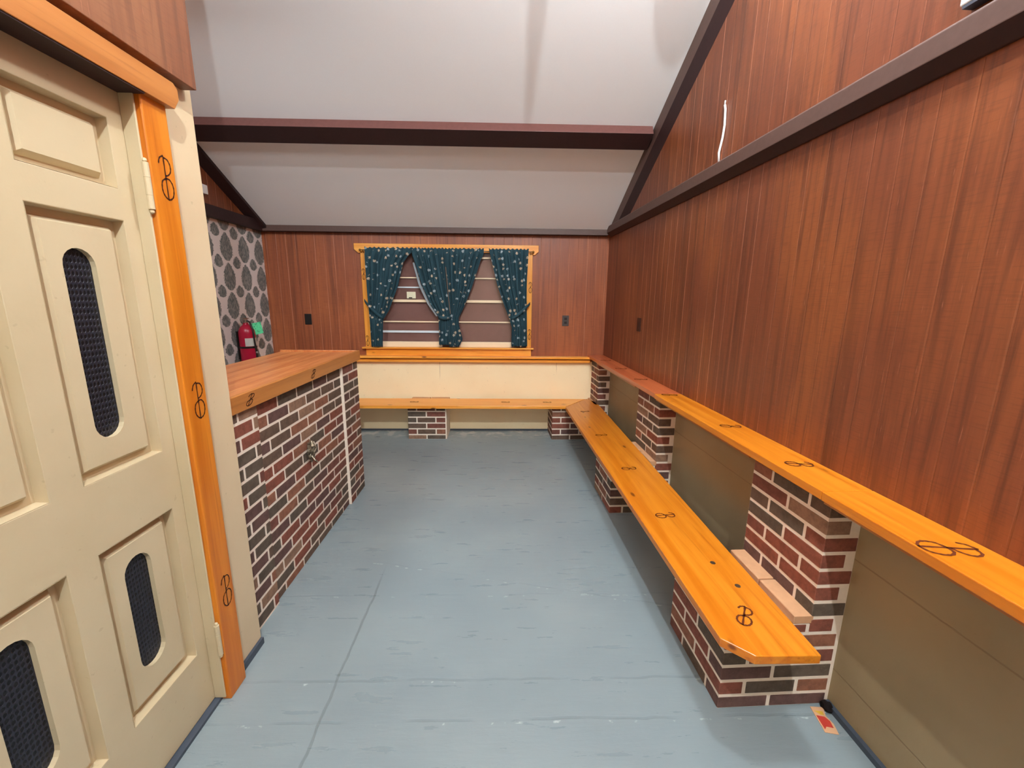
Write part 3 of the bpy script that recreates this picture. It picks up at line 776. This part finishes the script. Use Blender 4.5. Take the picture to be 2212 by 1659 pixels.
# ------------------------------------------------------------ outlets
def plate(bm, x, z, yb): box(bm, x-.036, x+.036, yb-.006, yb, z-.057, z+.057)
def outlet(name, label, cat, x, z, mt, slots):
    t = thing(name, label, cat); bm = new(); plate(bm, x, z, D); child('cover_plate', bm, mt, t, bevel=.002)
    if slots:
        for dz in (-.021, .021):
            bm = new(); box(bm, x-.015, x+.015, D-.008, D-.005, z+dz-.013, z+dz+.013); child('socket', bm, BLACKP, t)
    return t
outlet('wall_outlet', 'black cover plate on the back wall left of the window', 'outlet', -2.076, 1.246, BLACKP, False)
outlet('wall_outlet', 'dark grey double outlet on the back wall right of the window', 'outlet', .702, 1.252, plain('grey_plastic', (74, 66, 64), .4), True)
t = thing('wall_outlet', 'dark brown cover plate on the right wall near the far corner', 'outlet', WR.copy())
bm = new(); box(bm, -.006, 0, 3.525-D, 3.605-D, 1.224, 1.338); child('cover_plate', bm, BROWNP, t, bevel=.002)
bm = new(); box(bm, -.009, -.005, 3.555-D, 3.575-D, 1.262, 1.30); child('switch_toggle', bm, BROWNP, t)

# white items on the upper walls
bm = new(); tube(bm, [(-.008, 2.489-D, 2.240), (-.012, 2.49-D, 2.29), (-.008, 2.474-D, 2.36), (-.007, 2.468-D, 2.42), (-.007, 2.477-D, 2.50), (-.009, 2.483-D, 2.522)], .006, 8)
tube(bm, [(-.009, 2.483-D, 2.52), (-.011, 2.478-D, 2.542)], .0035, 6)
tag(link('cable', bm, WHITEP, mw=WR, smooth=True), 'short white cable end sticking up behind the right wall beam', 'cable')
t = thing('control_box', 'white metal box on the right wall above the long beam', 'box', WR.copy())
bm = new(); box(bm, -.035, 0, .80-D, 1.262-D, 2.262, 2.56); child('box_body', bm, WHITEP, t, bevel=.004)
bm = new(); box(bm, -.033, -.002, .80-D, 1.255-D, 2.254, 2.262); child('base_plate', bm, plain('dark_plate', (70, 72, 84), .5), t)
bm = new(); box(bm, XL, XL+.03, 3.745, 3.818, 2.312, 2.385)
tag(link('thermostat', bm, WHITEP, bevel=.004), 'small white thermostat on the panelling of the left wall', 'thermostat')

# ------------------------------------------------------------ fire extinguisher
fe = thing('fire_extinguisher', 'red fire extinguisher with green tag on the patterned wallpaper', 'extinguisher')
ex, ey, ez = XL+.085, 4.03, .80
bm = new(); lathe(bm, [(.04, ez), (.066, ez+.01), (.07, ez+.03), (.07, ez+.34), (.066, ez+.37), (.05, ez+.40), (.028, ez+.42), (.022, ez+.43), (.022, ez+.44)], (ex, ey), 32)
child('cylinder', bm, RED, fe, smooth=True)
bm = new(); n = 16
def arc(bm, r, a0, a1, z0, z1, n=16):
    A = [(bm.verts.new((ex+r*cos(a0+(a1-a0)*k/n), ey+r*sin(a0+(a1-a0)*k/n), z0)), bm.verts.new((ex+r*cos(a0+(a1-a0)*k/n), ey+r*sin(a0+(a1-a0)*k/n), z1))) for k in range(n+1)]
    for p, q in zip(A, A[1:]): bm.faces.new((p[0], q[0], q[1], p[1]))
arc(bm, .0712, -1.35, .9, ez+.225, ez+.30); child('label', bm, plain('extinguisher_label', (206, 200, 190), .5), fe, label='white printed label')
bm = new(); lathe(bm, [(.0735, ez+.205), (.0735, ez+.222)], (ex, ey), 32); child('bracket_strap', bm, BLACKP, fe)
bm = new(); box(bm, XL, XL+.014, ey-.03, ey+.03, ez+.1, ez+.36); child('wall_bracket', bm, BLACKP, fe)
bm = new(); lathe(bm, [(.018, ez+.44), (.018, ez+.475), (.01, ez+.48)], (ex, ey), 16); box(bm, ex-.01, ex+.01, ey-.05, ey+.045, ez+.476, ez+.484)
box(bm, ex-.009, ex+.009, ey-.055, ey+.03, ez+.455, ez+.462); child('valve_handle', bm, METAL, fe)
bm = new(); tube(bm, [(ex+.02, ey-.01, ez+.46), (ex+.06, ey-.04, ez+.45), (ex+.085, ey-.045, ez+.38), (ex+.084, ey-.035, ez+.26), (ex+.084, ey-.02, ez+.16), (ex+.083, ey-.015, ez+.06), (ex+.083, ey-.015, ez+.0)], [.008, .008, .008, .008, .009, .012, .015], 10)
child('hose', bm, BLACKP, fe, smooth=True)
bm = new(); bmesh.ops.create_uvsphere(bm, u_segments=12, v_segments=8, radius=.012, matrix=Matrix.Translation((ex+.088, ey-.022, ez+.165))); child('pressure_gauge', bm, METAL, fe)
bm = new(); box(bm, -.0008, .0008, -.045, .045, -.055, .055)
bmesh.ops.transform(bm, matrix=Matrix.Translation((ex+.075, ey+.045, ez+.385)) @ Matrix.Rotation(radians(-38), 4, 'Z') @ Matrix.Rotation(radians(10), 4, 'X'), verts=bm.verts)
gt = NT('green_tag_card', .6); gt.color(gt.mix(gt.ss(gt.noise(55), .52, .6), lin((92, 206, 146)), lin((62, 158, 110)))); child('inspection_tag', bm, gt.m, fe, label='green inspection tag')

# ------------------------------------------------------------ litter by the near pier
lt = thing('torn_card', 'torn card with red and yellow print on the floor beside the near brick pier', 'litter')
def quad(bm, pts, z): bm.faces.new([bm.verts.new((x, y, z)) for x, y in pts])
bm = new(); prism(bm, [(1.168, 1.272), (1.214, 1.268), (1.2, 1.235), (1.206, 1.205), (1.196, 1.168), (1.153, 1.177)], .0006, .0026, 2); child('card_sheet', bm, plain('tan_card', (214, 164, 124), .6), lt)
bm = new(); prism(bm, [(1.166, 1.238), (1.192, 1.232), (1.200, 1.215), (1.194, 1.19), (1.172, 1.196), (1.160, 1.186)], .0027, .0032, 2); child('red_print', bm, plain('red_print', (190, 60, 48), .4), lt)
bm = new(); prism(bm, [(1.170, 1.256), (1.200, 1.252), (1.196, 1.238), (1.184, 1.240)], .0027, .0032, 2); child('yellow_print', bm, plain('yellow_print', (214, 170, 60), .4), lt)
bm = new(); bmesh.ops.create_icosphere(bm, subdivisions=2, radius=1)
for v in bm.verts: k = .75+.5*rr.random(); v.co = Vector((v.co.x*.016*k, v.co.y*.02*k, max(-.014, v.co.z*.022*k)))
tag(link('debris_clump', bm, CAVITY, mw=Matrix.Translation((1.222, 1.262, .0145))), 'dark dusty clump in the corner behind the torn card', 'litter')
